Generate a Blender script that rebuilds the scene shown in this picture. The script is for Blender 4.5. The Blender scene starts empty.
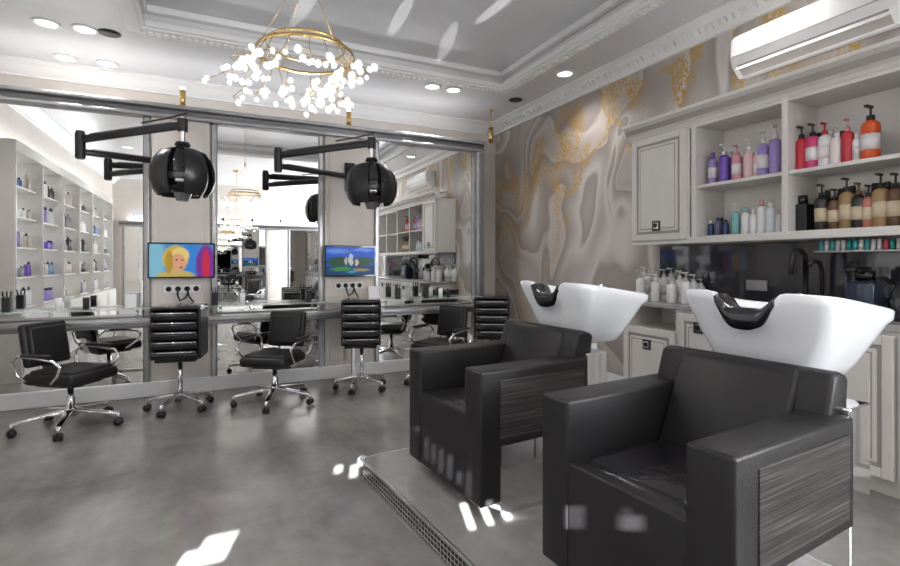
import bpy, bmesh, math, random
from mathutils import Vector, Matrix, Euler
random.seed(7)
S=bpy.context.scene
# ------------------------------------------------------------ materials
def newmat(name):
    m=bpy.data.materials.new(name); m.use_nodes=True
    return m, m.node_tree.nodes, m.node_tree.links, m.node_tree.nodes['Principled BSDF']
def mat(name,col,rough=0.5,metal=0.0,bump=0,bscale=50,coat=0,emit=None,es=1.0,trans=0,var=0.0,vscale=5,spec=.5):
    m,N,L,P=newmat(name)
    P.inputs['Base Color'].default_value=(*col,1); P.inputs['Roughness'].default_value=rough
    P.inputs['Metallic'].default_value=metal; P.inputs['Coat Weight'].default_value=coat
    P.inputs['Transmission Weight'].default_value=trans; P.inputs['Specular IOR Level'].default_value=spec
    if emit: P.inputs['Emission Color'].default_value=(*emit,1); P.inputs['Emission Strength'].default_value=es
    tc=N.new('ShaderNodeTexCoord')
    if var>0:
        n=N.new('ShaderNodeTexNoise'); n.inputs['Scale'].default_value=vscale; n.inputs['Detail'].default_value=6
        L.new(tc.outputs['Object'],n.inputs['Vector'])
        r=N.new('ShaderNodeValToRGB'); r.color_ramp.elements[0].position=.3; r.color_ramp.elements[1].position=.7
        r.color_ramp.elements[0].color=(*[c*(1-var) for c in col],1); r.color_ramp.elements[1].color=(*[min(1,c*(1+var)) for c in col],1)
        L.new(n.outputs['Fac'],r.inputs['Fac']); L.new(r.outputs['Color'],P.inputs['Base Color'])
    if bump>0:
        n=N.new('ShaderNodeTexNoise'); n.inputs['Scale'].default_value=bscale; n.inputs['Detail'].default_value=4
        L.new(tc.outputs['Object'],n.inputs['Vector'])
        b=N.new('ShaderNodeBump'); b.inputs['Strength'].default_value=bump; b.inputs['Distance'].default_value=0.01
        L.new(n.outputs['Fac'],b.inputs['Height']); L.new(b.outputs['Normal'],P.inputs['Normal'])
    return m
def ramp(N,stops):
    r=N.new('ShaderNodeValToRGB'); e=r.color_ramp.elements
    while len(e)<len(stops): e.new(0.5)
    for i,(p,c) in enumerate(stops):
        e[i].position=p; e[i].color=(*c,1) if len(c)==3 else c
    return r

M={}
M['leather']=mat('black_leather',(.015,.014,.015),.40,bump=.12,bscale=160,spec=.32)
M['cushion']=mat('soft_black_leather',(.013,.012,.014),.20,bump=.8,bscale=10,spec=.5)
M['blackpl']=mat('black_plastic',(.015,.015,.017),.32,spec=.4)
M['blackgl']=mat('black_gloss',(.010,.010,.012),.07,coat=.3)
M['chrome']=mat('chrome',(.82,.82,.84),.07,1)
M['steel']=mat('brushed_steel',(.40,.40,.41),.30,.85,var=.12,vscale=8)
M['steeld']=mat('dark_steel',(.2,.2,.21),.35,.8)
M['mirror']=mat('mirror_glass',(.90,.91,.90),0.0,1)
M['ceram']=mat('white_ceramic',(.76,.78,.81),.08,coat=.6)
M['cab']=mat('cabinet_paint',(.67,.65,.62),.38,var=.03)
M['cabin']=mat('cabinet_groove',(.34,.32,.30),.5)
M['white']=mat('white_paint',(.78,.78,.79),.5)
M['ceil']=mat('ceiling_paint',(.66,.665,.69),.28,var=.02)
M['trim']=mat('plaster_trim',(.80,.80,.80),.45)
M['beige']=mat('beige_wall_paint',(.63,.585,.545),.55,var=.04)
M['gold']=mat('gold',(.70,.48,.20),.25,1)
M['counter']=mat('grey_counter',(.36,.35,.35),.25,var=.15,vscale=12)
M['bsplash']=mat('dark_glass_backsplash',(.035,.035,.042),.05,coat=.5)
M['glass']=mat('shelf_glass',(.75,.85,.83),.05,0,coat=.5)
M['glass'].node_tree.nodes['Principled BSDF'].inputs['Alpha'].default_value=.35
M['globe']=mat('clear_glass_globe',(.9,.92,.95),.05,emit=(1,.98,.96),es=.35,coat=.5)
M['globe'].node_tree.nodes['Principled BSDF'].inputs['Alpha'].default_value=.55
M['lamp']=mat('lamp_diffuser',(1,1,1),.5,emit=(1,.95,.85),es=5)
M['shelflit']=mat('backlit_shelf_panel',(.8,.8,.8),.5,emit=(.98,.99,1),es=1.0)
M['fillpane']=mat('fill_window_pane',(.5,.55,.6),.1,emit=(.85,.93,1),es=.7)  # glowing pane of the added fill window
M['alu']=mat('aluminium_edge_trim',(.7,.7,.7),.3,1)
def floor_mat(name,stops,r0,r1):
    m,N,L,P=newmat(name); M[name]=m
    tc=N.new('ShaderNodeTexCoord')
    n1=N.new('ShaderNodeTexNoise'); n1.inputs['Scale'].default_value=1.3; n1.inputs['Detail'].default_value=10; n1.inputs['Roughness'].default_value=.7; n1.inputs['Distortion'].default_value=.3
    L.new(tc.outputs['Object'],n1.inputs['Vector'])
    r=ramp(N,stops)
    L.new(n1.outputs['Fac'],r.inputs['Fac'])
    mp=N.new('ShaderNodeMapping'); mp.inputs['Scale'].default_value=(9,2.5,1); mp.inputs['Rotation'].default_value=(0,0,.4); L.new(tc.outputs['Object'],mp.inputs['Vector'])
    n3=N.new('ShaderNodeTexNoise'); n3.inputs['Scale'].default_value=1.2; n3.inputs['Detail'].default_value=9; L.new(mp.outputs['Vector'],n3.inputs['Vector'])
    r3=ramp(N,[(.3,(.82,.82,.82)),(.7,(1.0,1.0,1.0))]); L.new(n3.outputs['Fac'],r3.inputs['Fac'])
    mu=N.new('ShaderNodeMixRGB'); mu.blend_type='MULTIPLY'; mu.inputs['Fac'].default_value=1; L.new(r.outputs['Color'],mu.inputs['Color1']); L.new(r3.outputs['Color'],mu.inputs['Color2'])
    L.new(mu.outputs['Color'],P.inputs['Base Color'])
    n2=N.new('ShaderNodeTexNoise'); n2.inputs['Scale'].default_value=3; n2.inputs['Detail'].default_value=8
    L.new(tc.outputs['Object'],n2.inputs['Vector'])
    mr=N.new('ShaderNodeMapRange'); mr.inputs['From Min'].default_value=.3; mr.inputs['From Max'].default_value=.7; mr.inputs['To Min'].default_value=r0; mr.inputs['To Max'].default_value=r1
    L.new(n2.outputs['Fac'],mr.inputs['Value']); L.new(mr.outputs['Result'],P.inputs['Roughness'])
floor_mat('floor',[(.28,(.135,.129,.122)),(.43,(.205,.198,.189)),(.55,(.25,.242,.231)),(.74,(.34,.332,.32))],.12,.23)
floor_mat('platform_top',[(.25,(.20,.194,.185)),(.42,(.26,.253,.243)),(.55,(.31,.302,.292)),(.75,(.39,.38,.368))],.07,.16)
# marble mural
m,N,L,P=newmat('marble_ink_mural'); M['mural']=m
tc=N.new('ShaderNodeTexCoord'); mp=N.new('ShaderNodeMapping'); mp.inputs['Scale'].default_value=(.5,.62,.42); mp.inputs['Location'].default_value=(3.1,.4,1.7)
L.new(tc.outputs['Object'],mp.inputs['Vector'])
w=N.new('ShaderNodeTexNoise'); w.inputs['Scale'].default_value=1.1; w.inputs['Detail'].default_value=2
L.new(mp.outputs['Vector'],w.inputs['Vector'])
add=N.new('ShaderNodeMixRGB'); add.blend_type='ADD'; add.inputs['Fac'].default_value=.9
L.new(mp.outputs['Vector'],add.inputs['Color1']); L.new(w.outputs['Color'],add.inputs['Color2'])
a=N.new('ShaderNodeTexNoise'); a.inputs['Scale'].default_value=1.5; a.inputs['Detail'].default_value=.8; a.inputs['Distortion'].default_value=.9
L.new(add.outputs['Color'],a.inputs['Vector'])
base=ramp(N,[(.28,(.55,.515,.485)),(.40,(.40,.35,.325)),(.455,(.49,.445,.42)),(.465,(.29,.25,.235)),(.53,(.41,.37,.348)),(.575,(.58,.555,.535)),(.585,(.32,.28,.262)),(.65,(.48,.44,.415)),(.73,(.40,.36,.34))])
L.new(a.outputs['Fac'],base.inputs['Fac'])
g=N.new('ShaderNodeTexNoise'); g.inputs['Scale'].default_value=1.35; g.inputs['Detail'].default_value=5; g.inputs['Distortion'].default_value=.5; g.inputs['Roughness'].default_value=.55
L.new(add.outputs['Color'],g.inputs['Vector'])
gm=ramp(N,[(.47,(0,0,0)),(.495,(1,1,1)),(.52,(1,1,1)),(.56,(0,0,0))]); L.new(g.outputs['Fac'],gm.inputs['Fac'])
sp=N.new('ShaderNodeTexNoise'); sp.inputs['Scale'].default_value=34; sp.inputs['Detail'].default_value=6
L.new(tc.outputs['Object'],sp.inputs['Vector'])
sm=ramp(N,[(.45,(0,0,0)),(.52,(1,1,1))]); L.new(sp.outputs['Fac'],sm.inputs['Fac'])
mul=N.new('ShaderNodeMath'); mul.operation='MULTIPLY'; L.new(gm.outputs['Color'],mul.inputs[0]); L.new(sm.outputs['Color'],mul.inputs[1])
sx=N.new('ShaderNodeSeparateXYZ'); L.new(tc.outputs['Object'],sx.inputs['Vector'])
zr=N.new('ShaderNodeMapRange'); zr.inputs['From Min'].default_value=1.0; zr.inputs['From Max'].default_value=2.4; zr.inputs['To Min'].default_value=.35; zr.inputs['To Max'].default_value=1
L.new(sx.outputs['Z'],zr.inputs['Value'])
mul2=N.new('ShaderNodeMath'); mul2.operation='MULTIPLY'; L.new(mul.outputs[0],mul2.inputs[0]); L.new(zr.outputs['Result'],mul2.inputs[1])
mx=N.new('ShaderNodeMixRGB'); L.new(mul2.outputs[0],mx.inputs['Fac']); L.new(base.outputs['Color'],mx.inputs['Color1']); mx.inputs['Color2'].default_value=(.47,.29,.07,1)
L.new(mx.outputs['Color'],P.inputs['Base Color']); P.inputs['Roughness'].default_value=.36
# wood grain laminate
m,N,L,P=newmat('grey_wood_laminate'); M['wood']=m
tc=N.new('ShaderNodeTexCoord'); mp=N.new('ShaderNodeMapping'); mp.inputs['Scale'].default_value=(1.6,1.6,120); L.new(tc.outputs['Object'],mp.inputs['Vector'])
a=N.new('ShaderNodeTexNoise'); a.inputs['Scale'].default_value=1.5; a.inputs['Detail'].default_value=5; L.new(mp.outputs['Vector'],a.inputs['Vector'])
r=ramp(N,[(.33,(.016,.015,.015)),(.5,(.042,.039,.039)),(.68,(.10,.093,.091))]); L.new(a.outputs['Fac'],r.inputs['Fac']); L.new(r.outputs['Color'],P.inputs['Base Color']); P.inputs['Roughness'].default_value=.4; P.inputs['Specular IOR Level'].default_value=.3
# mosaic
m,N,L,P=newmat('black_white_mosaic'); M['mosaic']=m
tc=N.new('ShaderNodeTexCoord'); br=N.new('ShaderNodeTexBrick')
cb=N.new('ShaderNodeCombineXYZ'); s3=N.new('ShaderNodeSeparateXYZ'); L.new(tc.outputs['Object'],s3.inputs[0])
ad=N.new('ShaderNodeMath'); ad.operation='ADD'; L.new(s3.outputs['X'],ad.inputs[0]); L.new(s3.outputs['Y'],ad.inputs[1])
L.new(ad.outputs[0],cb.inputs['X']); L.new(s3.outputs['Z'],cb.inputs['Y'])
L.new(cb.outputs[0],br.inputs['Vector']); br.offset=0
br.inputs['Color1'].default_value=(.012,.012,.013,1); br.inputs['Color2'].default_value=(.03,.03,.03,1); br.inputs['Mortar'].default_value=(.42,.42,.42,1)
br.inputs['Scale'].default_value=1; br.inputs['Brick Width'].default_value=.03; br.inputs['Row Height'].default_value=.024; br.inputs['Mortar Size'].default_value=.0022
L.new(br.outputs['Color'],P.inputs['Base Color']); P.inputs['Roughness'].default_value=.15
# TV pictures (soft procedural images)
def screen_mat(name,x0,z0,W,H,bg,blobs,warp=.05,seed=0):
    m,N,L,P=newmat(name); M[name]=m
    tc=N.new('ShaderNodeTexCoord'); mp=N.new('ShaderNodeMapping'); mp.inputs['Location'].default_value=(-x0/W,0,-z0/H); mp.inputs['Scale'].default_value=(1/W,0,1/H)
    L.new(tc.outputs['Object'],mp.inputs['Vector'])
    nz=N.new('ShaderNodeTexNoise'); nz.inputs['Scale'].default_value=5; nz.inputs['Detail'].default_value=5; L.new(mp.outputs['Vector'],nz.inputs['Vector'])
    sb=N.new('ShaderNodeVectorMath'); sb.operation='SUBTRACT'; L.new(nz.outputs['Color'],sb.inputs[0]); sb.inputs[1].default_value=(.5,.5,.5)
    sc=N.new('ShaderNodeVectorMath'); sc.operation='SCALE'; sc.inputs['Scale'].default_value=warp*2; L.new(sb.outputs[0],sc.inputs[0])
    av=N.new('ShaderNodeVectorMath'); av.operation='ADD'; L.new(mp.outputs['Vector'],av.inputs[0]); L.new(sc.outputs[0],av.inputs[1])
    cur=None
    rgb=N.new('ShaderNodeRGB'); rgb.outputs[0].default_value=(*bg,1); cur=rgb.outputs[0]
    for cx,cz,rx,rz,c,soft in blobs:
        s1=N.new('ShaderNodeVectorMath'); s1.operation='SUBTRACT'; L.new(av.outputs[0],s1.inputs[0]); s1.inputs[1].default_value=(cx,0,cz)
        s2=N.new('ShaderNodeVectorMath'); s2.operation='MULTIPLY'; L.new(s1.outputs[0],s2.inputs[0]); s2.inputs[1].default_value=(1/rx,0,1/rz)
        ln=N.new('ShaderNodeVectorMath'); ln.operation='LENGTH'; L.new(s2.outputs[0],ln.inputs[0])
        mr=N.new('ShaderNodeMapRange'); mr.interpolation_type='SMOOTHSTEP'; mr.inputs['From Min'].default_value=1+soft; mr.inputs['From Max'].default_value=1-soft; L.new(ln.outputs['Value'],mr.inputs['Value'])
        mx=N.new('ShaderNodeMixRGB'); L.new(mr.outputs['Result'],mx.inputs['Fac']); L.new(cur,mx.inputs['Color1']); mx.inputs['Color2'].default_value=(*c,1); cur=mx.outputs['Color']
    L.new(cur,P.inputs['Emission Color']); P.inputs['Emission Strength'].default_value=.8
    P.inputs['Base Color'].default_value=(.003,.003,.003,1); P.inputs['Roughness'].default_value=.25; P.inputs['Specular IOR Level'].default_value=.15

def cmat(c,rough=.3,**k):
    key='col_%d_%d_%d_%d'%(c[0]*99,c[1]*99,c[2]*99,rough*99)+('e' if k else '')
    if key not in M: M[key]=mat(key,c,rough,**k)
    return key
# ------------------------------------------------------------ builder
class B:
    def __init__(s): s.bm=bmesh.new(); s.mats=[]
    def mi(s,k):
        if k not in s.mats: s.mats.append(k)
        return s.mats.index(k)
    def merge(s,t,k,smooth=False,M4=None):
        if M4 is not None: t.transform(M4)
        i=s.mi(k); mp={}
        for v in t.verts: mp[v]=s.bm.verts.new(v.co)
        for f in t.faces:
            try:
                nf=s.bm.faces.new([mp[v] for v in f.verts]); nf.material_index=i; nf.smooth=smooth
            except ValueError: pass
        t.free()
    def box(s,c,sz,k,bev=0,rot=None,seg=2,smooth=None):
        t=bmesh.new(); bmesh.ops.create_cube(t,size=1)
        t.transform(Matrix.Diagonal((*sz,1)))
        if bev>0: bmesh.ops.bevel(t,geom=t.edges[:],offset=bev,segments=seg,profile=.5,affect='EDGES')
        m=Matrix.Translation(c)
        if rot is not None: m=m@Euler(rot).to_matrix().to_4x4()
        s.merge(t,k,(bev>0 and seg>2) if smooth is None else smooth,m)
    def mm(s,a,b,k,bev=0,seg=2):
        s.box([(a[i]+b[i])/2 for i in range(3)],[abs(b[i]-a[i]) for i in range(3)],k,bev,seg=seg)
    def cyl(s,p,q,r,k,r2=None,n=16,smooth=True):
        p=Vector(p);q=Vector(q);d=q-p
        t=bmesh.new(); bmesh.ops.create_cone(t,cap_ends=True,segments=n,radius1=r,radius2=r if r2 is None else r2,depth=d.length)
        m=Matrix.Translation((p+q)/2)@d.to_track_quat('Z','Y').to_matrix().to_4x4()
        s.merge(t,k,smooth,m)
    def sph(s,c,r,k,n=12,sc=(1,1,1),rot=None):
        t=bmesh.new(); bmesh.ops.create_uvsphere(t,u_segments=n,v_segments=max(6,n*2//3),radius=r)
        m=Matrix.Translation(c)
        if rot is not None: m=m@Euler(rot).to_matrix().to_4x4()
        s.merge(t,k,True,m@Matrix.Diagonal((*sc,1)))
    def lathe(s,c,prof,k,n=16,a0=0,a1=360,M4=None,smooth=True):
        t=bmesh.new(); full=(a1-a0)>=360; cnt=n if full else n+1
        closed=prof[0]==prof[-1]
        rings=[]
        for r,z in prof:
            rings.append([t.verts.new((r*math.cos(math.radians(a0+(a1-a0)*i/n)),r*math.sin(math.radians(a0+(a1-a0)*i/n)),z)) for i in range(cnt)])
        for a,b in zip(rings,rings[1:]):
            for i in range(n):
                j=(i+1)%cnt
                t.faces.new([a[i],a[j],b[j],b[i]])
        if full and not closed:
            if prof[0][0]>1e-5: t.faces.new(rings[0][::-1])
            if prof[-1][0]>1e-5: t.faces.new(rings[-1])
        bmesh.ops.remove_doubles(t,verts=t.verts[:],dist=1e-5)
        m=Matrix.Translation(c)
        if M4 is not None: m=m@M4
        s.merge(t,k,smooth,m)
    def tube(s,pts,r,k,n=8,closed=False):
        pts=[Vector(p) for p in pts]; t=bmesh.new(); rings=[]
        N=len(pts); prevu=None
        for i,p in enumerate(pts):
            if closed: d=pts[(i+1)%N]-pts[i-1]
            else: d=pts[min(i+1,N-1)]-pts[max(i-1,0)]
            d.normalize()
            if prevu is None:
                u=d.cross(Vector((0,0,1)))
                if u.length<.05: u=d.cross(Vector((1,0,0)))
            else: u=prevu-d*prevu.dot(d)
            u.normalize(); prevu=u; v=d.cross(u)
            rings.append([t.verts.new(p+(u*math.cos(2*math.pi*j/n)+v*math.sin(2*math.pi*j/n))*r) for j in range(n)])
        R=list(zip(rings,rings[1:]))
        if closed: R.append((rings[-1],rings[0]))
        for a,b in R:
            for j in range(n): t.faces.new([a[j],a[(j+1)%n],b[(j+1)%n],b[j]])
        if not closed: t.faces.new(rings[0]); t.faces.new(rings[-1])
        s.merge(t,k,True)
    def poly(s,pts,k):
        i=s.mi(k); f=s.bm.faces.new([s.bm.verts.new(p) for p in pts]); f.material_index=i
    def prism(s,pts,vec,k,bev=0,seg=3):
        t=bmesh.new(); f=t.faces.new([t.verts.new(p) for p in pts])
        g=bmesh.ops.extrude_face_region(t,geom=[f]); vs=[e for e in g['geom'] if isinstance(e,bmesh.types.BMVert)]
        bmesh.ops.translate(t,verts=vs,vec=vec)
        bmesh.ops.recalc_face_normals(t,faces=t.faces[:])
        if bev>0: bmesh.ops.bevel(t,geom=t.edges[:],offset=bev,segments=seg,profile=.5,affect='EDGES')
        s.merge(t,k,bev>0)
    def done(s,name,loc=(0,0,0),rz=0,parent=None,sharp=False):
        bmesh.ops.recalc_face_normals(s.bm,faces=s.bm.faces[:])
        me=bpy.data.meshes.new(name); s.bm.to_mesh(me); s.bm.free()
        if sharp: me.set_sharp_from_angle(angle=math.radians(38))
        for k in s.mats: me.materials.append(M[k])
        o=bpy.data.objects.new(name,me); S.collection.objects.link(o)
        o.location=loc; o.rotation_euler=(0,0,rz)
        if parent: o.parent=parent
        return o
def inst(o,loc,rz):
    n=bpy.data.objects.new(o.name,o.data); S.collection.objects.link(n); n.location=loc; n.rotation_euler=(0,0,rz); n.scale=o.scale; return n
# ------------------------------------------------------------ room dims
XL,XR=-2.25,3.8; YB,YR=6.45,-3.2; ZC=3.34; YM=5.6
TX0,TX1,TY0,TY1=-.6,3.05,1.0,5.0
b=B(); b.mm((XL-.1,YR-.1,-.1),(XR+.1,YB+.1,0),'floor'); b.done('floor')
b=B()
b.mm((XL,YR,ZC),(TX0,YB,ZC+.3),'ceil'); b.mm((TX1,YR,ZC),(XR,YB,ZC+.3),'ceil')
b.mm((TX0,TY1,ZC),(TX1,YB,ZC+.3),'ceil'); b.mm((TX0,YR,ZC),(TX1,TY0,ZC+.3),'ceil')
b.mm((TX0,TY0,ZC+.16),(TX1,TY1,ZC+.3),'ceil'); b.done('ceiling')
b=B()
def frame(b,x0,x1,y0,y1,z0,z1,w,k,inward=True):
    b.mm((x0,y0,z0),(x0+w,y1,z1),k,.008); b.mm((x1-w,y0,z0),(x1,y1,z1),k,.008)
    b.mm((x0+w,y0,z0),(x1-w,y0+w,z1),k,.008); b.mm((x0+w,y1-w,z0),(x1-w,y1,z1),k,.008)
frame(b,TX0-.1,TX1+.1,TY0-.1,TY1+.1,ZC-.035,ZC+.001,.12,'trim')
frame(b,TX0+.001,TX1-.001,TY0+.001,TY1-.001,ZC-.02,ZC+.03,.05,'trim')
frame(b,TX0+.001,TX1-.001,TY0+.001,TY1-.001,ZC+.10,ZC+.16,.07,'trim')
n=int((TY1-TY0)/.06)
for i in range(n):
    y=TY0+.03+i*.06
    b.box((TX1+.05,y,ZC-.042),(.05,.03,.016),'trim'); 
for i in range(int((TX1-TX0)/.06)):
    x=TX0+.03+i*.06
    b.box((x,TY1+.05,ZC-.042),(.03,.05,.016),'trim')
b.done('trim_1')
b=B()
prof=[(0,0),(.16,0),(.16,-.02),(.13,-.03),(.10,-.05),(.06,-.10),(.03,-.13),(.03,-.15),(0,-.15)]
b.prism([(XR-a,YR,ZC+c) for a,c in prof],(0,YB-YR,0),'trim')
b.prism([(XL,YB-a,ZC+c) for a,c in prof],(XR-.16-XL,0,0),'trim')
b.prism([(XL+a,YR,ZC+c) for a,c in prof],(0,YB-YR-.16,0),'trim')
for i in range(150):
    b.box((XR-.085,YR+.05+i*.062,ZC-.085),(.02,.03,.05),'trim',rot=(0,math.radians(-40),0))
b.done('trim_2')
b=B(); b.mm((XR,YR-.1,0),(XR+.1,YB+.1,ZC+.3),'mural'); b.done('wall_right')
b=B(); b.mm((XL-.1,YB,0),(XR,YB+.1,ZC+.3),'beige'); b.done('wall_back')
b=B(); b.mm((XL-.1,YR-.1,0),(XL,YB,ZC+.3),'beige'); b.done('wall_left')
# stations geometry constants
RZ=math.radians(5.2); O1=(1.015,2.706,.121); O2=(1.126,1.569,.121)
def stw(O,x,y,z): return (O[0]+math.cos(RZ)*x-math.sin(RZ)*y, O[1]+math.sin(RZ)*x+math.cos(RZ)*y, z)
# rear wall with added openings, shaped so the sun lands in chosen patches
SD=Vector((.30,1,-.44)).normalized()
def back_proj(p,yr):
    t=(yr-p[1])/SD.y; return (p[0]+SD.x*t, p[2]+SD.z*t)
holes=[]
L0=[((0.0,2.5,0),.14,.10),((-.13,2.40,0),.05,.10),((.70,3.12,0),.05,.05),((.78,3.05,0),.05,.08),((.86,3.18,0),.04,.06)]
for i in range(5): L0.append(((1.05+i*.085,2.02-i*.03,.12),.035,.13+.04*(i%2)))
L0.append((stw(O2,0,-.407,.52),.006,.032)); L0.append((stw(O2,0,-.637,.53),.007,.036))
for t,z,hh in [(.10,.36,.03),(.22,.29,.12),(.30,.29,.10),(.38,.28,.12),(.47,.28,.12),(.56,.26,.06),(.64,.26,.12)]: L0.append((stw(O1,0,-t,z),.011,hh))
for p,w,h in L0:
    x,z=back_proj(p,YR); holes.append((x-w/2,x+w/2,z-h/2,z+h/2))
b=B()
xs=sorted({XL,XR,*[h[0] for h in holes],*[h[1] for h in holes]}); zs=sorted({0,ZC+.3,*[h[2] for h in holes],*[h[3] for h in holes]})
for x0,x1 in zip(xs,xs[1:]):
    run=None
    for z0,z1 in zip(zs,zs[1:]):
        cx,cz=(x0+x1)/2,(z0+z1)/2
        inh=any(h[0]<cx<h[1] and h[2]<cz<h[3] for h in holes)
        if inh:
            if run is not None: b.mm((x0,YR-.004,run),(x1,YR,z0),'beige'); run=None
        else:
            if run is None: run=z0
    if run is not None: b.mm((x0,YR-.004,run),(x1,YR,zs[-1]),'beige')
b.done('wall_rear')
b=B(); b.mm((XL,YB-.015,0),(XR,YB,.12),'white',.004); b.done('baseboard_back')
b=B(); b.mm((XR-.015,3.45,0),(XR,YB-.02,.12),'white',.004); b.done('baseboard_right')
# ------------------------------------------------------------ mirror wall
def mirror_wall(name,yf,depth,sgn,cols,x0,x1,mirrors,ztop=2.83):
    b=B(); q=-sgn
    Y=lambda d: yf-q*d
    def bx(xa,xb,da,db,za,zb,k,bev=0): b.mm((xa,min(Y(da),Y(db)),za),(xb,max(Y(da),Y(db)),zb),k,bev)
    bx(x0,x1,-depth,-.03,0,ztop-.02,'beige')
    for a,c in mirrors:
        bx(a,c,-.03,0,.14,ztop-.13,'mirror')
        w=.045
        bx(a,a+w,0,.02,.14,ztop-.13,'steel',.008); bx(c-w,c,0,.02,.14,ztop-.13,'steel',.008)
        bx(a+w,a+w+.008,0,.008,.14,ztop-.13,'steeld'); bx(c-w-.008,c-w,0,.008,.14,ztop-.13,'steeld')
    for a,c in cols:
        bx(a,c,-.03,.012,.12,ztop-.13,'beige')
        bx(a+.05,c-.05,.012,.02,.2,ztop-.25,'beige',.003)
    bx(x0,x1,-.03,.03,0,.14,'white',.008)
    bx(x0,x1,-.05,.07,ztop-.13,ztop-.09,'steel',.01)
    bx(x0,x1,-.05,.04,ztop-.09,ztop-.04,'steeld',.004)
    bx(x0,x1,-.05,.10,ztop-.04,ztop,'steel',.01)
    bx(x1-.11,x1,-.05,.07,0,ztop-.13,'steel',.012)
    bx(x1-.08,x1-.03,.07,.085,.1,ztop-.16,'steeld',.004)
    return b.done(name)
mirror_wall('framed_styling_mirror',YM,YB-YM-.02,-1,[(-.555,-.05),(1.105,1.66)],XL+.01,3.11,[(-2.2,-.575),(-.03,1.085),(1.68,3.0)])
mirror_wall('framed_styling_mirror',YR+.1,.09,1,[(-.6,-.1),(1.3,1.8)],-2.1,3.0,[(-2.05,-.62),(-.08,1.28),(1.82,2.89)],ztop=2.3)
b=B()
b.mm((XL+.02,YM-.30,.735),(3.05,YM-.09,.775),'steel',.008)
b.mm((XL+.02,YM-.305,.70),(3.05,YM-.27,.735),'steeld',.004)
b.mm((XL+.02,YM-.26,.86),(2.95,YM-.09,.872),'glass',.002)
for x in (-1.9,-.65,.05,1.0,1.75,2.85):
    b.cyl((x,YM-.2,.775),(x,YM-.2,.86),.012,'chrome')
for x in (-2.0,-.3,1.38,2.95):
    b.mm((x-.02,YM-.2,0),(x+.02,YM-.15,.735),'steel',.004)
b.done('styling_console')
# TVs
def tv(name,xc,zc,kind):
    w,h=.58,.345; b=B(); y=YM-.10
    b.mm((xc-w/2,y-.02,zc-h/2),(xc+w/2,y+.02,zc+h/2),'blackgl',.006)
    b.mm((xc-.1,y+.02,zc-.08),(xc+.1,YM-.021,zc+.08),'blackpl')
    yy=y-.0215; W,H=w-.03,h-.03; x0,z0=xc-W/2,zc-H/2
    if kind==0:
        screen_mat('screen_picture_portrait',x0,z0,W,H,(.06,.30,.60),[(.1,.5,.14,.8,(.25,.55,.7),.4),(.66,.5,.12,.9,(.05,.25,.75),.3),(.88,.3,.16,.7,(.22,.04,.32),.12),(.88,.35,.06,.5,(.65,.03,.08),.2),
            (.40,.56,.20,.40,(.70,.48,.10),.1),(.47,.66,.14,.24,(.85,.66,.22),.15),(.44,.44,.115,.28,(.80,.40,.24),.1),(.40,.02,.30,.18,(.6,.46,.15),.12),(.30,.45,.06,.34,(.50,.32,.05),.2),(.48,.28,.03,.025,(.5,.04,.05),.3),(.42,.52,.022,.02,(.12,.06,.05),.4),(.51,.52,.022,.02,(.12,.06,.05),.4)],.025)
    else:
        screen_mat('screen_picture_landscape',x0,z0,W,H,(.015,.10,.60),[(.5,-.05,.9,.45,(.01,.06,.16),.1),(.2,.85,.25,.08,(.12,.28,.75),.6),(.75,.9,.2,.06,(.15,.30,.8),.6),(.25,.48,.25,.16,(.02,.08,.04),.15),(.75,.5,.28,.14,(.03,.09,.06),.15),
            (.5,.55,.05,.22,(.5,.55,.6),.2),(.40,.5,.03,.14,(.55,.5,.45),.2),(.62,.45,.04,.12,(.6,.5,.4),.2),(.3,.22,.2,.07,(.04,.25,.06),.3),(.72,.2,.18,.05,(.35,.25,.1),.3),(.55,.12,.12,.04,(.02,.35,.5),.3)],.06)
    k='screen_picture_portrait' if kind==0 else 'screen_picture_landscape'
    b.poly([(x0,yy,z0),(x0+W,yy,z0),(x0+W,yy,z0+H),(x0,yy,z0+H)],k)
    return b.done(name)
tv('wall_television',-.29,1.315,0); tv('wall_television',1.37,1.31,1)
def socket(xc):
    b=B(); y=YM-.021
    b.mm((xc-.16,y-.012,1.0),(xc+.16,y,1.07),'white',.003)
    for i in range(4): b.cyl((xc-.12+i*.08,y-.016,1.035),(xc-.12+i*.08,y-.011,1.035),.026,'blackpl')
    b.tube([(xc-.04,y-.02,1.035),(xc-.04,y-.07,.98),(xc-.02,y-.06,.92),(xc+.03,y-.05,.95),(xc+.05,y-.05,1.0)],.009,'blackpl')
    b.tube([(xc+.04,y-.02,1.035),(xc+.06,y-.06,.96),(xc+.1,y-.05,.9)],.008,'blackpl')
    b.done('power_socket_strip')
socket(-.29); socket(1.37)
for x in (-.29,1.37):
    b=B(); b.cyl((x,YM-.02,2.83),(x,YM-.02,3.0),.028,'gold'); b.cyl((x,YM-.02,3.0),(x,YM-.02,3.03),.02,'lamp'); b.cyl((x,YM-.02,2.83),(x,YM-.02,2.845),.04,'gold'); b.done('gold_spot_lamp')
b=B(); b.cyl((3.35,YM+.2,2.9),(3.35,YM+.2,3.1),.03,'gold'); b.cyl((3.35,YM+.2,3.1),(3.35,YM+.2,ZC),.006,'gold'); b.cyl((3.35,YM+.2,ZC-.02),(3.35,YM+.2,ZC),.03,'gold'); b.done('gold_pendant_lamp')
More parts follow.
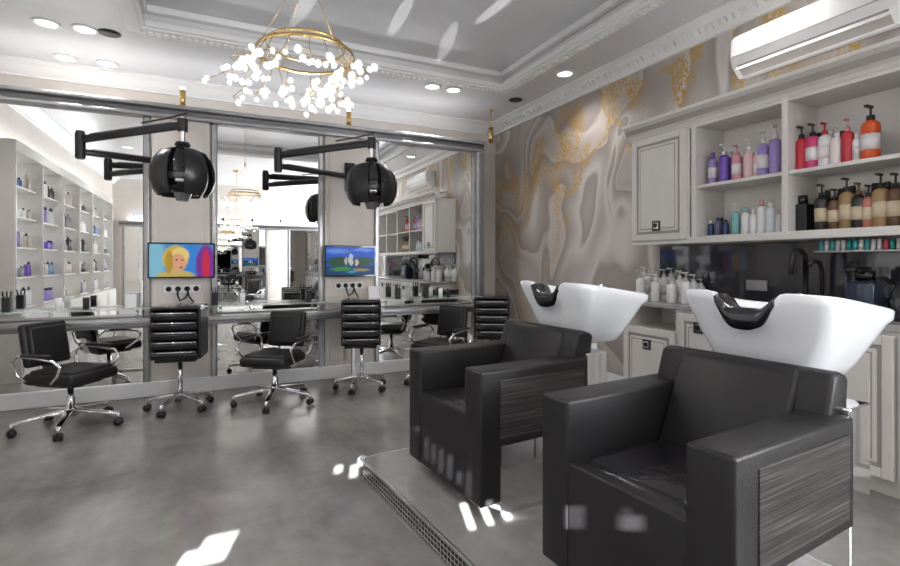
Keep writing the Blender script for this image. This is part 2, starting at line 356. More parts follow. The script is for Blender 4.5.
# ------------------------------------------------------------ hood dryers
def hood(px,py,mx,name='hood_dryer'):
    b=B(); top=2.40
    el=(px-.77,py+.48,2.27)
    b.mm((mx-.06,YM-.05,2.10),(mx+.06,YM-.021,2.42),'blackpl',.01)
    b.cyl((mx,YM-.09,2.14),(mx,YM-.09,2.36),.035,'blackpl'); b.cyl((mx,YM-.09,2.25),(mx,YM-.04,2.25),.03,'blackpl')
    def boom(p,q,r0,r1):
        p=Vector(p);q=Vector(q); d=(q-p); l=d.length; ang=math.atan2(d.y,d.x); pit=-math.asin(d.z/l)
        b.box((p+q)/2,(l,r0,r1),'blackpl',.012,rot=(0,pit,ang))
        b.box((p+q)/2+Vector((0,0,r1/2+.004)),(l*.8,r0*.5,.01),'steeld',.003,rot=(0,pit,ang))
        b.cyl((p.x,p.y,p.z-.05),(p.x,p.y,p.z+.05),.038,'blackpl'); b.cyl((q.x,q.y,q.z-.05),(q.x,q.y,q.z+.05),.038,'blackpl')
    boom((mx,YM-.09,2.25),(el[0],el[1],2.21),.05,.05)
    boom((el[0],el[1],2.31),(px,py,top),.045,.06)
    b.cyl((el[0],el[1],2.15),(el[0],el[1],2.38),.032,'blackpl')
    b.cyl((px,py,top-.16),(px,py,top+.06),.02,'chrome')
    b.cyl((px,py,top-.02),(px,py,top+.05),.034,'blackpl')
    z=top-.47
    b.lathe((px,py,z),[(.0,.33),(.05,.33),(.06,.31),(.05,.29),(.10,.27),(.15,.22),(.175,.15),(.18,.07),(.165,.05),(.12,.16),(0,.2)],'blackgl',28)
    for a in (-158,-84,-10,50,110,160):
        b.lathe((px,py,z),[(.10,.275),(.165,.25),(.215,.18),(.238,.10),(.238,.02),(.215,-.05),(.18,-.10),(.17,-.08),(.205,-.02),(.22,.04),(.22,.10),(.20,.165),(.155,.225),(.10,.255)],'blackpl',10,a,a+(44 if a<0 else 40))
    b.lathe((px,py,z),[(.15,.02),(.17,.03),(.18,.06),(.165,.09),(.15,.06),(.15,.02)],'steeld',28)
    b.sph((px,py,z+.03),.145,'blackgl',24,(1,1,.85)); b.cyl((px,py,z-.14),(px,py,z-.07),.045,'steeld',.07)
    b.lathe((px,py,z-.005),[(.148,0),(.154,.01),(.154,.02),(.148,.03),(.148,0)],'chrome',28)
    b.tube([(px,py,top+.03),(px+.03,py,top+.10),(px-.1,py+.05,top+.06),(px-.3,py+.15,top+.02)],.007,'blackpl')
    b.done(name,sharp=True)
hood(-.235,4.53,-.3); hood(1.31,4.47,1.38)
# ------------------------------------------------------------ styling chair
def casters(b,R,k='chrome'):
    for i in range(5):
        a=2*math.pi*i/5+.3; c,s=math.cos(a),math.sin(a)
        b.prism([(c*.02-s*.03,s*.02+c*.03,.12),(c*.02+s*.03,s*.02-c*.03,.12),(c*R+s*.018,s*R-c*.018,.075),(c*R-s*.018,s*R+c*.018,.075)],(0,0,.03),k,.006,2)
        b.cyl((c*R,s*R,.05),(c*R,s*R,.10),.012,k)
        for e in (-1,1): b.cyl((c*R-s*.006*e,s*R+c*.006*e,.03),(c*R-s*.026*e,s*R+c*.026*e,.03),.029,'blackpl')
def styling_chair():
    b=B(); casters(b,.35)
    b.lathe((0,0,.09),[(0,0),(.05,0),(.05,.06),(.032,.07),(.03,.14),(.022,.15),(.022,.26),(0,.26)],'chrome')
    b.mm((-.16,-.14,.34),(.16,.14,.37),'blackpl',.01)
    b.box((.02,0,.41),(.44,.44,.09),'leather',.035,seg=4)
    b.box((.02,0,.45),(.38,.38,.05),'leather',.022,seg=4)
    b.box((-.235,0,.655),(.06,.37,.34),'leather',.028,rot=(0,math.radians(-10),0),seg=4)
    b.box((-.205,0,.655),(.05,.31,.28),'leather',.022,rot=(0,math.radians(-10),0),seg=4)
    b.box((-.215,0,.44),(.04,.12,.16),'chrome',.01,rot=(0,math.radians(-10),0))
    for s in (-1,1):
        b.tube([(-.15,s*.20,.39),(-.20,s*.25,.45),(-.23,s*.265,.55),(-.17,s*.27,.60),(0,s*.27,.59),(.14,s*.27,.57),(.19,s*.26,.53),(.16,s*.25,.46),(.08,s*.23,.40),(.05,s*.2,.385)],.011,'chrome',10)
        b.box((-.01,s*.27,.607),(.24,.04,.022),'blackpl',.009,seg=3)
    return b
o=styling_chair().done('styling_chair',(-1.03,4.82,0),math.radians(-35))
inst(o,(.50,4.85,0),math.radians(-125)); inst(o,(2.15,4.80,0),math.radians(-150))
inst(o,(-.9,-2.2,0),math.radians(60)); inst(o,(.8,-2.2,0),math.radians(120)); 
def trolley():
    b=B(); casters(b,.26)
    b.cyl((0,0,.09),(0,0,.45),.02,'chrome'); b.cyl((0,0,.09),(0,0,.14),.045,'chrome')
    b.mm((-.16,-.16,.44),(.16,.16,.46),'blackpl',.005)
    for s in (-1,1): b.mm((-.15,s*.185-.012,.46),(.17,s*.185+.012,.90),'blackpl',.01)
    b.mm((.15,-.18,.46),(.17,.18,.90),'blackpl',.005)
    for i in range(5):
        z=.465+i*.083
        b.mm((-.18,-.17,z),(.15,.17,z+.062),'blackpl',.012,3)
        b.box((-.195,0,z+.035),(.03,.36,.05),'blackgl',.012,rot=(0,math.radians(-20),0),seg=3)
        b.tube([(-.20,-.17,z+.066),(-.215,-.1,z+.068),(-.215,.1,z+.068),(-.20,.17,z+.066)],.006,'chrome')
    b.box((0,0,.905),(.36,.38,.03),'blackgl',.012,seg=3)
    return b
o=trolley().done('salon_trolley',(-.28,5.0,0),math.radians(80))
inst(o,(1.36,5.0,0),math.radians(72)); inst(o,(2.84,4.9,0),math.radians(60))
# ------------------------------------------------------------ shampoo stations
def station():
    b=B(); W=.74; t=.14; z0=.06; A=.68
    b.box((.06,-W/2,(z0+.46)/2),(.112,W-2*t+.01,.46-z0),'leather',.010,seg=3)
    for y in (-t/2,-W+t/2):
        b.prism([(0,y-t/2,z0),(.12,y-t/2,z0),(.12,y-t/2,.32),(.68,y-t/2,.32),(.68,y-t/2,.68),(0,y-t/2,.68)],(0,t,0),'leather',.014,4)
        so=1 if y>-.3 else -1
        yo=y+so*t/2
        b.box((.375,yo+so*.001,.495),(.53,.006,.27),'wood',.002)
        b.mm((.118,y-t/2+.006,.0),(.66,y+t/2-.006,.325),'chrome',.004)
    b.box((.29,-W/2,.40),(.54,W-2*t-.004,.09),'leather',.03,seg=4)
    b.box((.29,-W/2,.435),(.49,W-2*t-.04,.075),'cushion',.034,seg=5)
    b.prism([(.46,-W+t+.005,.40),(.60,-W+t+.005,.40),(.755,-W+t+.005,.79),(.70,-W+t+.005,.815),(.64,-W+t+.005,.80)],(0,W-2*t-.01,0),'leather',.018,3)
    b.prism([(.585,-W+.045,.60),(.74,-W+.045,.60),(.765,-W+.045,.79),(.70,-W+.045,.815),(.652,-W+.045,.803)],(0,W-.09,0),'leather',.018,3)
    b.mm((.675,-W+.01,0),(.83,-.01,.70),'chrome',.006)
    b.mm((.80,-W/2-.12,.62),(1.02,-W/2+.12,.74),'ceram',.02)
    cx,cy=1.01,-W/2; hx,hy=.30,.30; n=128
    def ring(sx,sy,zf,ox=0,e=4.0):
        out=[]
        for i in range(n):
            a=2*math.pi*i/n; c,s=math.cos(a),math.sin(a)
            x=math.copysign(abs(c)**(2/e),c)*sx; y=math.copysign(abs(s)**(2/e),s)*sy
            out.append((cx+ox+x,cy+y,zf(x,y)))
        return out
    def notch(x,y): return math.exp(-(y/.10)**4)*max(0,min(1,(-x/hx-.3)*1.8))
    def rim(dz=0,k=1.0):
        def f(x,y):
            fr=(x+hx)/(2*hx)
            z=1.065-.085*fr+dz
            return z-.10*k*notch(x,y)
        return f
    bm=bmesh.new(); R=[]
    R.append(ring(.15,.14,lambda x,y:.70,-.0,3))
    R.append(ring(.185,.175,lambda x,y:.712,-.0,3.4))
    R.append(ring(.215,.22,lambda x,y:.78,-.01,3.8))
    R.append(ring(.248,.262,lambda x,y:.87,0,4.4))
    R.append(ring(.280,.290,lambda x,y:.945-.02*(x/hx)-.045*notch(x,y),0,5))
    R.append(ring(.300,.304,rim(-.04),0,5.5))
    R.append(ring(.304,.308,rim(-.008),0,5.5))
    R.append(ring(.298,.302,rim(.0),0,5.5))
    R.append(ring(.262,.27,rim(-.001),0,4.5))
    R.append(ring(.250,.257,rim(-.02),0,4.2))
    R.append(ring(.20,.22,lambda x,y:.88,0,3.2))
    R.append(ring(.14,.15,lambda x,y:.79,.02,2.6))
    R.append(ring(.03,.03,lambda x,y:.77,.03,2))
    V=[[bm.verts.new(p) for p in r] for r in R]
    for a_,b_ in zip(V,V[1:]):
        for i in range(n): bm.faces.new([a_[i],a_[(i+1)%n],b_[(i+1)%n],b_[i]])
    bm.faces.new(V[0][::-1]); bm.faces.new(V[-1])
    b.merge(bm,'ceram',True)
    b.cyl((cx+.03,cy,.775),(cx+.03,cy,.785),.03,'chrome')
    bm=bmesh.new(); rows=[]
    for j in range(25):
        y=-.112+.224*j/24
        f=rim(0)(-hx,y)
        full=1-(abs(y)/.112)**2
        top=f+.006+.03*full
        rows.append([bm.verts.new(p) for p in ((cx-.312,cy+y,f-.03-.02*full),(cx-.318,cy+y,f-.004),(cx-.305,cy+y,top-.006),(cx-.28,cy+y,top),(cx-.225,cy+y,top-.004),(cx-.18,cy+y,f-.01),(cx-.17,cy+y,f-.06),(cx-.25,cy+y,f-.04))])
    for r1,r2 in zip(rows,rows[1:]):
        for i in range(8): bm.faces.new([r1[i],r1[(i+1)%8],r2[(i+1)%8],r2[i]])
    bm.faces.new(rows[0]); bm.faces.new(rows[-1][::-1])
    b.merge(bm,'blackgl',True)
    b.tube([(cx+.275,cy+.05,.96),(cx+.28,cy+.05,1.01),(cx+.23,cy+.05,1.03),(cx+.17,cy+.05,1.01)],.012,'chrome')
    b.cyl((cx+.275,cy-.06,.95),(cx+.275,cy-.06,1.0),.015,'chrome')
    return b
st=station().done('shampoo_chair_basin',O1,RZ); inst(st,O2,RZ)
b=B()
b.mm((-.19,-2.2,.008),(.99,.24,.106),'mosaic')
b.mm((-.197,-2.207,.104),(.997,.247,.12),'platform_top',.002)
b.mm((-.203,-2.213,.106),(-.190,.253,.1215),'alu',.002); b.mm((-.19,.240,.106),(1.003,.253,.1215),'alu',.002); b.mm((.990,-2.21,.106),(1.003,.24,.1215),'alu',.002)
b.mm((-.200,-2.21,.0),(1.0,.25,.010),'alu')
pf=b.done('raised_platform',(O1[0],O1[1],0),RZ)
# ------------------------------------------------------------ right cabinets
XB,XU=3.35,3.45
def door(b,x,y0,y1,z0,z1,knob=None):
    y0+=.006;y1-=.006;z0+=.006;z1-=.006; f=.055
    b.mm((x-.02,y0,z0),(x,y1,z1),'cab',.004)
    b.mm((x-.022,y0+f,z0+f),(x-.019,y1-f,z1-f),'cabin')
    for (a,c,d,e) in ((y0,y0+f,z0,z1),(y1-f,y1,z0,z1),(y0+f,y1-f,z0,z0+f),(y0+f,y1-f,z1-f,z1)):
        b.mm((x-.032,a,d),(x-.02,c,e),'cab',.005)
    g=.022
    b.mm((x-.030,y0+f+g,z0+f+g),(x-.02,y1-f-g,z1-f-g),'cab',.007)
    g=.05
    if y1-y0>.25:
        b.mm((x-.0315,y0+f+g-.008,z0+f+g-.008),(x-.02,y1-f-g+.008,z1-f-g+.008),'cabin')
        b.mm((x-.036,y0+f+g,z0+f+g),(x-.02,y1-f-g,z1-f-g),'cab',.005)
    if knob:
        ky,kz=knob; 
        b.mm((x-.045,ky-.042,kz-.042),(x-.033,ky+.042,kz+.042),'blackpl',.004); b.mm((x-.050,ky-.028,kz-.028),(x-.044,ky+.028,kz+.028),'chrome',.002); b.mm((x-.058,ky-.016,kz-.016),(x-.048,ky+.016,kz+.016),'blackpl',.003)
b=B()
YN=-.6
b.mm((XB,YN,.09),(XR-.005,2.80,.92),'cab'); b.mm((XB+.04,YN,0),(XR-.01,3.38,.09),'cab')
b.mm((XB,2.80,.09),(XR-.005,3.38,.74),'cab')
b.mm((XB,2.80,.74),(XR-.005,2.84,.92),'cab'); b.mm((XB,3.34,.74),(XR-.005,3.38,.92),'cab'); b.mm((XR-.04,2.84,.74),(XR-.005,3.34,.92),'beige')
door(b,XB,2.82,3.38,.1,.74,(3.1,.60))
y=2.80; i=0
while y>YN+.3:
    door(b,XB,y-.46,y,.1,.90,(y-.20 if i%2==0 else y-.26,.80)); y-=.47; i+=1
b.mm((XB-.03,YN-.02,.92),(XR-.005,3.40,.96),'counter',.006)
b.done('base_cabinet')
b=B(); b.mm((XR-.02,YN,.962),(XR-.002,3.38,1.445),'bsplash'); 
for yy in (3.1,2.45,1.6): b.box((XR-.03,yy,1.12),(.015,.16,.08),'steel',.003)
b.done('glass_backsplash')
b=B()
z0,z1=1.47,2.40
b.mm((XU,2.79,z0),(XR-.002,3.39,z1),'cab')
door(b,XU,2.80,3.38,z0+.01,z1-.01,(3.09,z0+.14))
b.mm((XU,YN,z0),(XR-.002,2.79,z0+.035),'cab',.003); b.mm((XU,YN,z1-.03),(XR-.002,2.79,z1),'cab',.003)
b.mm((XR-.015,YN,z0),(XR-.002,2.79,z1),'cab')
b.mm((XU+.01,YN,1.885),(XR-.01,2.79,1.91),'cab',.003)
for yy in (2.75,2.05,1.33,.61,-.11): b.mm((XU-.008,yy-.02,z0),(XR-.01,yy+.02,z1),'cab',.004)
prof=[(0,-.01),(-.01,0),(-.02,.02),(-.05,.04),(-.065,.08),(-.10,.10),(-.10,.125),(.05,.125),(.05,-.01)]
b.prism([(XU+a,YN,z1+c) for a,c in prof],(0,3.42-YN,0),'cab')
b.prism([(XU-.052,YN,z1+.043),(XU-.050,YN,z1+.038),(XU-.062,YN,z1+.072),(XU-.067,YN,z1+.078)],(0,3.42-YN,0),'cabin')
b.mm((XU-.015,YN,z0-.02),(XU+.02,3.39,z0+.008),'cab',.004)
b.done('open_shelf_cabinet')
# ------------------------------------------------------------ bottles
def Yat(px,X): 
    d=549.8*X/(px-215); return (d-.427*X)/.904
def bottle(b,x,y,z,r,h,col,cap=(.03,.03,.03),pump=True,label=None,cr=.3):
    k=cmat(col,cr); kc=cmat(cap,.35); hb=h*(.72 if pump else .82)
    b.lathe((x,y,z),[(0,0),(r*.95,0),(r,r*.12),(r,hb*.86),(r*.85,hb*.94),(r*.4,hb),(r*.38,hb+.008),(0,hb+.008)],k,14)
    if label: b.lathe((x,y,z),[(r*1.012,hb*.25),(r*1.012,hb*.65)],cmat(label,.5),14)
    if pump:
        b.cyl((x,y,z+hb),(x,y,z+hb+h*.09),r*.45,kc,n=10); b.cyl((x,y,z+hb+h*.09),(x,y,z+h*.96),r*.13,kc,n=8)
        b.box((x-r*.45,y,z+h*.965),(r*1.5,r*.4,h*.045),kc,.002)
    else: b.cyl((x,y,z+hb),(x,y,z+h),r*.5,kc,r*.45,n=12)
PU=(.16,.08,.42);PK=(.65,.3,.36);RD=(.5,.02,.04);MG=(.6,.05,.2);WH=(.75,.75,.75);OR=(.7,.1,.02);TE=(.2,.45,.45);BK=(.02,.02,.02);AM=(.12,.06,.03);BL=(.03,.05,.15);LV=(.32,.24,.55)
GD=(.32,.2,.09)
b=B(); zz=1.912
for px,r,h,c,cap,p in [(702,.034,.25,PU,BK,0),(713,.034,.25,LV,PU,0),(724.5,.038,.30,PU,WH,1),(737,.036,.27,PK,PK,1),(749,.036,.29,(.7,.5,.5),WH,1),(757,.024,.2,(.8,.5,.5),WH,0),(763.5,.040,.33,LV,WH,1),(776,.040,.35,LV,WH,1),
   (792,.034,.27,RD,RD,0),(802,.038,.30,RD,BK,1),(813,.040,.30,MG,BK,1),(825,.036,.29,WH,RD,1),(837,.034,.25,(.8,.7,.7),WH,1),(848,.034,.28,RD,PK,1),(857,.022,.18,WH,WH,0),(871,.048,.33,OR,BK,1)]:
    bottle(b,3.56,Yat(px,3.56),zz,r,h,c,cap,bool(p),label=(.75,.7,.72) if random.random()<.4 else None)
for px,r,h,c,cap,p in [(708,.034,.25,LV,BK,0),(731,.034,.26,PU,WH,0),(743,.03,.24,PK,WH,0),(770,.034,.28,PU,WH,0),(797,.034,.26,RD,BK,0),(819,.034,.26,MG,BK,0),(831,.034,.26,WH,WH,0),(843,.03,.24,RD,BK,0)]:
    bottle(b,3.69,Yat(px,3.69),zz,r,h,c,cap,bool(p))
b.done('shampoo_bottle_row')
b=B(); zz=1.507
for px,r,h,c,cap,p in [(703,.024,.13,BL,BK,0),(711,.022,.12,BL,WH,0),(718,.022,.14,(.1,.1,.2),BL,0),(726,.022,.12,BL,BK,0),(736,.030,.24,TE,WH,1),(746,.030,.20,WH,TE,0),(754,.028,.18,WH,WH,0),(762,.032,.24,WH,PK,0),(771,.032,.22,(.7,.75,.8),WH,0),(779,.02,.16,WH,PK,0),
   (822,.040,.30,BK,BK,1),(835,.036,.26,AM,BK,1),(847,.040,.32,GD,BK,1),(859,.038,.28,BK,AM,1),(869,.034,.26,(.45,.16,.12),BK,1),(881,.042,.32,GD,BK,1),(896,.042,.31,AM,BK,1),(912,.042,.30,GD,BK,1)]:
    bottle(b,3.56,Yat(px,3.56),zz,r,h,c,cap,bool(p),label=(.6,.5,.35) if h>.25 else None)
for px,r,h,c,cap,p in [(707,.024,.14,BL,WH,0),(722,.024,.15,BL,BK,0),(741,.028,.2,WH,WH,0),(767,.03,.22,WH,WH,0),(828,.036,.27,BK,BK,0),(841,.036,.27,AM,BK,0),(853,.036,.28,GD,BK,0),(875,.036,.28,BK,BK,0),(888,.036,.28,AM,BK,0)]:
    bottle(b,3.69,Yat(px,3.69),zz,r,h,c,cap,bool(p))
y=Yat(803,3.58); b.mm((3.53,y-.05,zz),(3.64,y+.05,zz+.18),'blackpl',.006); b.cyl((3.58,y,zz+.18),(3.58,y,zz+.24),.03,'blackgl')
b.done('hair_care_bottle_row')
b=B(); yt=Yat(822,3.66)
for i in range(26):
    yy=yt-i*.032
    b.cyl((3.66,yy,1.375),(3.66,yy,1.440),.014,cmat(random.choice([(.1,.5,.55),(.8,.8,.8),(.7,.1,.15),(.05,.4,.35),(.8,.8,.8),(.1,.5,.55)]),.3),n=8)
b.mm((3.62,yt-.032*26,1.365),(XR-.025,yt+.03,1.374),'steel')
b.done('colour_tube_rack')
b=B()
for k,(px,x,h,r) in enumerate([(641,3.5,.27,.042),(649,3.64,.29,.04),(656,3.48,.24,.040),(664,3.60,.28,.040),(672,3.46,.22,.042),(680,3.60,.27,.038),(686,3.46,.26,.038),(694,3.60,.24,.036),(644,3.72,.30,.038),(657,3.72,.28,.038),(671,3.72,.29,.038),(701,3.68,.2,.032)]):
    bottle(b,x,Yat(px,x),.961,r,h,WH,WH if k%3 else (.5,.5,.5),True,label=(.65,.62,.6) if k%2 else None)
b.done('lotion_bottle_group')
b=B(); y=Yat(806,3.62); x=3.62
for dy in (0,.10):
    b.cyl((x,y-dy,.96),(x,y-dy,.985),.03,'blackpl')
pts=[(x,y,.98),(x,y,1.30)]+[(x-.08+.08*math.cos(a),y,1.30+.08*math.sin(a)) for a in [math.pi*i/8 for i in range(9)]]+[(x-.16,y,1.22)]
b.tube(pts,.016,'blackpl',10)
b.tube([(x,y-.10,.98),(x,y-.10,1.24),(x-.03,y-.10,1.30),(x-.10,y-.10,1.31),(x-.14,y-.10,1.28)],.014,'blackpl',10)
b.box((x,y-.05,1.02),(.03,.14,.03),'blackpl',.008)
b.done('gooseneck_faucet')
b=B(); y=Yat(862,3.55)
b.mm((3.48,y-.09,.961),(3.66,y+.07,1.19),cmat((.02,.03,.06),.05),.03,4); b.cyl((3.57,y-.01,1.19),(3.57,y-.01,1.25),.05,'blackgl'); b.box((3.50,y-.01,1.255),(.2,.05,.03),'blackgl',.01)
b.done('beverage_machine')
b=B(); y=Yat(888,3.55)
b.lathe((3.55,y-.06,.961),[(0,0),(.05,0),(.055,.02),(.055,.12),(.045,.16),(.025,.19),(.025,.23),(0,.23)],'blackgl',20)
b.done('dark_glass_jar')
# ------------------------------------------------------------ AC
b=B()
b.prism([(XR-.002,1.50,2.74),(XR-.12,1.50,2.72),(XR-.20,1.50,2.80),(XR-.22,1.50,2.86),(XR-.21,1.50,3.00),(XR-.17,1.50,3.04),(XR-.002,1.50,3.04)],(0,1.04,0),'white',.012,3)
b.box((XR-.165,2.02,2.762),(.10,.94,.006),'cabin',rot=(0,math.radians(-135),0))
b.box((XR-.19,2.02,2.785),(.06,.96,.01),'white',.003,rot=(0,math.radians(-55),0))
b.box((XR-.222,2.02,2.865),(.004,1.0,.006),'cabin')
b.done('air_conditioner')
# ------------------------------------------------------------ chandelier
def chandelier():
    b=B(); rnd=random.Random(5)
    def band(r,z,h):
        b.lathe((0,0,z),[(r-.003,0),(r,0),(r,h),(r-.003,h),(r-.003,0)],'gold',56)
    band(.25,.15,.018); band(.20,.20,.012)
    for i in range(4):
        a=i*math.pi/2+.4; b.cyl((.248*math.cos(a),.248*math.sin(a),.16),(0,0,.62),.0016,'gold',n=6)
        a+=.5; b.cyl((.198*math.cos(a),.198*math.sin(a),.205),(.248*math.cos(a),.248*math.sin(a),.16),.002,'gold',n=6)
    b.cyl((0,0,.62),(0,0,1.25),.004,'gold',n=8); b.cyl((0,0,.60),(0,0,.66),.012,'gold'); 
    b.cyl((0,0,1.25),(0,0,1.28),.07,'gold',n=24)
    for i in range(22):
        a=2*math.pi*i/22+rnd.uniform(-.12,.12); r0=.248
        p=Vector((r0*math.cos(a),r0*math.sin(a),.155)); pts=[p.copy()]
        dr=Vector((math.cos(a),math.sin(a),0)); tn=Vector((-math.sin(a),math.cos(a),0))*rnd.uniform(-.02,.02)
        out=rnd.choice([.052,.04,.015,-.03,-.05]); q=p.copy(); v=dr*out+tn+Vector((0,0,-.07))
        for s in range(4):
            q=q+v+Vector((rnd.uniform(-.01,.01),rnd.uniform(-.01,.01),rnd.uniform(-.01,.012))); v.z*=.65; pts.append(q.copy())
            for k in range(rnd.choice([1,2])):
                e=q+Vector((rnd.uniform(-.055,.055),rnd.uniform(-.055,.055),rnd.uniform(-.06,.02)))
                b.cyl(q,e,.0011,'gold',n=5); b.sph(e,rnd.uniform(.012,.019),'globe',12,(1,1,1.1)); b.sph(e,.005,'lamp',6)
        b.tube(pts,.0022,'gold',5)
    return b
o=chandelier().done('branch_chandelier',(.43,2.67,2.22),0)
inst(o,(.43,-.9,2.06),1.0)
def plight(name,loc,e,r=.15,col=(1,.96,.92)):
    l=bpy.data.lights.new(name,'POINT'); l.energy=e; l.shadow_soft_size=r; l.color=col
    ob=bpy.data.objects.new(name,l); ob.location=loc; S.collection.objects.link(ob)
plight('chandelier_light',(.43,2.67,2.16),20,.012); plight('chandelier_light',(.43,-.9,1.98),28,.012)
# ------------------------------------------------------------ downlights
def down(x,y,z=ZC,e=18,spot=True):
    b=B(); b.lathe((x,y,z-.012),[(.075,.012),(.10,.012),(.10,.0),(.085,-.004),(.075,.004),(.075,.012)],'trim',28)
    b.cyl((x,y,z-.006),(x,y,z-.001),.072,'lamp',n=28); b.done('ceiling_downlight')
    l=bpy.data.lights.new('downlight_spot','SPOT'); l.energy=e; l.spot_size=math.radians(130); l.spot_blend=.9; l.shadow_soft_size=.07; l.color=(1,.975,.94)
    ob=bpy.data.objects.new('downlight_spot',l); ob.location=(x,y,z-.04); S.collection.objects.link(ob)
for x,y in [(-1.3,5.3),(-1.03,5.3),(2.28,5.3),(2.55,5.3),(3.42,4.33),(3.42,2.2),(-1.4,3.2),(-1.4,.8),(3.4,.2),(1.2,.4),(-1.2,-1.6),(1.2,-1.6),(2.6,-1.6)]:
    down(x,y,e=43)
for x,y in [(-1.35,6.12),(-1.0,6.12)]: down(x,y,e=8)
for x,y in [(3.42,5.3),(-.85,5.3)]:
    b=B(); b.lathe((x,y,ZC-.02),[(0,0),(.05,0),(.085,.012),(.09,.02),(0,.02)],'blackpl',24); b.done('ceiling_speaker')
def fill_uplight(x0,x1,y0,y1,z,e):  # added uplights with strip meshes, there to brighten the ceiling
    b=B(); b.mm((x0,y0,z),(x1,y1,z+.015),'white',.003); b.done('added_uplight_strip')
    l=bpy.data.lights.new('ceiling_fill_light','AREA'); l.shape='RECTANGLE'; l.size=x1-x0; l.size_y=y1-y0; l.energy=e; l.color=(.96,.98,1)
    ob=bpy.data.objects.new('ceiling_fill_light',l); ob.location=((x0+x1)/2,(y0+y1)/2,z+.02); ob.rotation_euler=(math.pi,0,0); S.collection.objects.link(ob)
fill_uplight(-2.1,3.0,5.80,5.90,2.815,11)
fill_uplight(3.62,3.70,-.4,3.3,2.53,1.5)
fill_uplight(XL+.05,XL+.13,-1.1,4.3,2.63,18)
fill_uplight(-1.9,2.8,YR+.02,YR+.08,2.285,26)
# ------------------------------------------------------------ left lit shelving
b=B()
X0,X1=XL+.005,XL+.32; y0,y1=-1.2,4.4; 
b.mm((X0,y0,0),(X1+.05,y1,.75),'cab'); b.mm((X0,y0,2.5),(X1,y1,2.62),'cab',.006)
b.mm((X0,y0,.75),(X0+.02,y1,2.5),'shelflit')
ny=6
for i in range(ny+1):
    yy=y0+(y1-y0)*i/ny; b.mm((X0,yy-.03,.75),(X1,yy+.03,2.5),'cab',.004); b.mm((X1,yy-.018,.76),(X1+.004,yy+.018,2.49),'steel')
for z in (.77,1.12,1.46,1.80,2.14): b.mm((X0+.02,y0,z-.010),(X1-.05,y1,z+.010),'cab')
for i in range(ny):
    ya=y0+(y1-y0)*(i+.04)/ny; yb=y0+(y1-y0)*(i+.96)/ny
    b.mm((X1+.05,ya,.08),(X1+.065,yb,.72),'cab',.004); b.mm((X1+.065,ya+.07,.15),(X1+.075,yb-.07,.65),'cab',.006)
b.done('display_shelving')
b=B()
for i in range(ny):
    for z in (.782,1.132,1.472,1.812,2.152):
        yc=y0+(y1-y0)*(i+.12)/ny; yb=y0+(y1-y0)*(i+.9)/ny
        while yc<yb:
            c=random.choice([WH,BK,(.5,.5,.52),(.5,.45,.4),BK,(.2,.2,.22),LV,PU,WH,(.3,.3,.3),(.1,.2,.4),(.6,.55,.5)]); hh=random.choice([.12,.17,.22]); n=random.randint(2,4)
            for j in range(n):
                if yc<yb: bottle(b,X0+.20,yc,z,random.uniform(.026,.036),hh,c,random.choice([BK,WH]),False)
                yc+=.085
            yc+=random.uniform(.0,.16)
b.done('display_product_row')
b=B(); b.cyl((XL,4.9,2.15),(XL+.04,4.9,2.15),.17,'blackpl',n=32); b.cyl((XL+.04,4.9,2.15),(XL+.045,4.9,2.15),.14,'white',n=32); b.box((XL+.05,4.9,2.19),(.004,.012,.09),'blackpl'); b.box((XL+.05,4.94,2.15),(.004,.08,.012),'blackpl'); b.done('wall_clock')
b=B()
for x in (-.0,.9,1.9,2.25,-1.6):
    b.mm((x-.03,YM-.2,.873),(x+.03,YM-.14,1.0),'blackpl',.008)
    for k in range(3): b.cyl((x-.02+.02*k,YM-.17,.98),(x-.03+.03*k,YM-.17,1.05),.006,'blackpl',n=6)
for x,c in ((-1.25,'white'),(-1.05,'blackpl'),(.25,'white'),(2.45,'white'),(2.55,'blackpl')): b.cyl((x,YM-.15,.873),(x,YM-.15,.98),.026,c)
b.mm((-.75,YM-.18,.873),(-.66,YM-.1,1.0),'white',.004)
b.done('styling_tool_holder')
b=B(); b.box((1.62,YM-.16,.95),(.12,.01,.15),'white',.002,rot=(math.radians(-12),0,0)); b.box((1.62,YM-.13,.885),(.12,.07,.008),'white',.001); b.done('price_card')
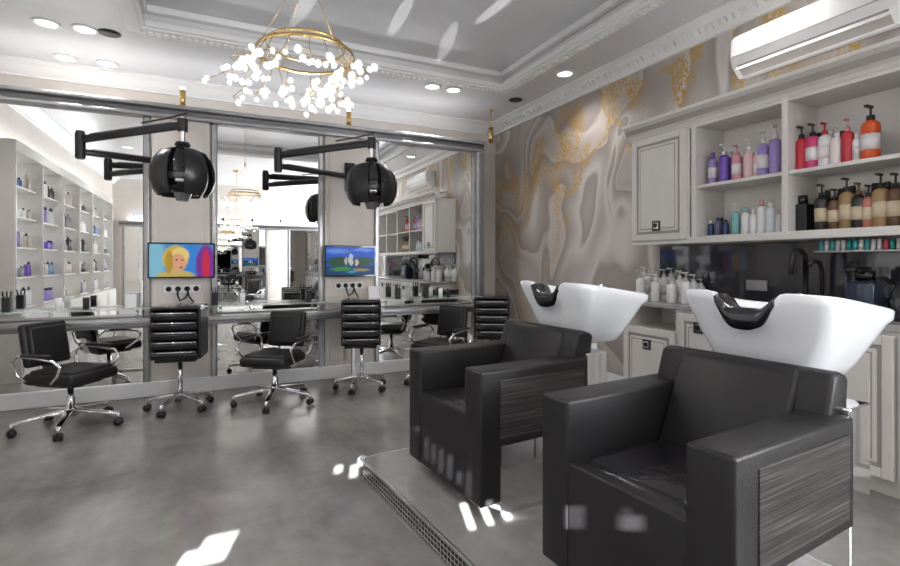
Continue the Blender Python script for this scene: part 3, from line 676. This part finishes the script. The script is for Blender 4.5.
# ------------------------------------------------------------ added fill window, sun, added ceiling spots
def fill_win(name,c,w,h,e):  # added, unseen window: pane and area lamp that fill the room
    b=B(); s=1 if c[0]<0 else -1
    x=c[0]
    for dy in (-w/2,0,w/2): b.mm((x,c[1]+dy-.03,c[2]-h/2),(x+s*.05,c[1]+dy+.03,c[2]+h/2),'white',.004)
    for dz in (-h/2,h/2): b.mm((x,c[1]-w/2-.03,c[2]+dz-.03),(x+s*.05,c[1]+w/2+.03,c[2]+dz+.03),'white',.004)
    b.mm((x,c[1]-w/2,c[2]-h/2),(x+s*.01,c[1]+w/2,c[2]+h/2),'fillpane')
    b.done(name)
    l=bpy.data.lights.new(name+'_area','AREA'); l.shape='RECTANGLE'; l.energy=e; l.color=(.95,.97,1)
    ob=bpy.data.objects.new(name+'_area',l); ob.location=(x+s*.06,c[1],c[2])
    ob.rotation_euler=Vector((s,0,0)).to_track_quat('-Z','Y').to_euler(); l.size=w; l.size_y=h
    S.collection.objects.link(ob)
fill_win('fill_window_1',(XR,-1.9,1.75),1.9,2.1,280)
l=bpy.data.lights.new('sun','SUN'); l.energy=80; l.angle=.004; l.color=(.95,.98,1)
ob=bpy.data.objects.new('sun',l); ob.rotation_euler=SD.to_track_quat('-Z','Y').to_euler(); ob.location=(0,-6,5); S.collection.objects.link(ob)
for i,(tgt,org) in enumerate([((1.5,4.2,3.5),(.9,-2.9,2.42)),((2.2,3.7,3.5),(2.6,-2.9,2.42)),((2.1,4.5,3.5),(.2,-2.9,2.42)),((.7,4.4,3.5),(1.6,-2.9,2.42))]):  # added spotlights that stand in for reflected sun streaks on the ceiling
    o_=Vector(org); d_=(Vector(tgt)-o_).normalized()
    b=B(); b.cyl(o_-d_*.16,o_-d_*.02,.03,'blackpl'); b.cyl((o_.x,o_.y-.05,2.30),(o_.x,o_.y-.05,2.42),.01,'blackpl'); b.done('streak_helper_body')
    l=bpy.data.lights.new('streak_helper_spot','SPOT'); l.energy=5500; l.spot_size=math.radians(.7); l.spot_blend=.3; l.shadow_soft_size=.004
    ob=bpy.data.objects.new('streak_helper_spot',l); ob.location=o_; ob.rotation_euler=d_.to_track_quat('-Z','Y').to_euler(); S.collection.objects.link(ob)
wd=bpy.data.worlds.new('World'); S.world=wd; wd.use_nodes=True; wd.node_tree.nodes['Background'].inputs[0].default_value=(.75,.85,1,1); wd.node_tree.nodes['Background'].inputs[1].default_value=1.0
# ------------------------------------------------------------ camera
cam=bpy.data.cameras.new('Camera'); cam.sensor_width=36; cam.lens=497/900*36; cam.shift_y=-21/900; cam.clip_start=.02
co=bpy.data.objects.new('Camera',cam); co.location=(0,0,1.3); co.rotation_euler=(math.radians(90),0,math.radians(-25.3)); S.collection.objects.link(co); S.camera=co
S.view_settings.view_transform='Standard'
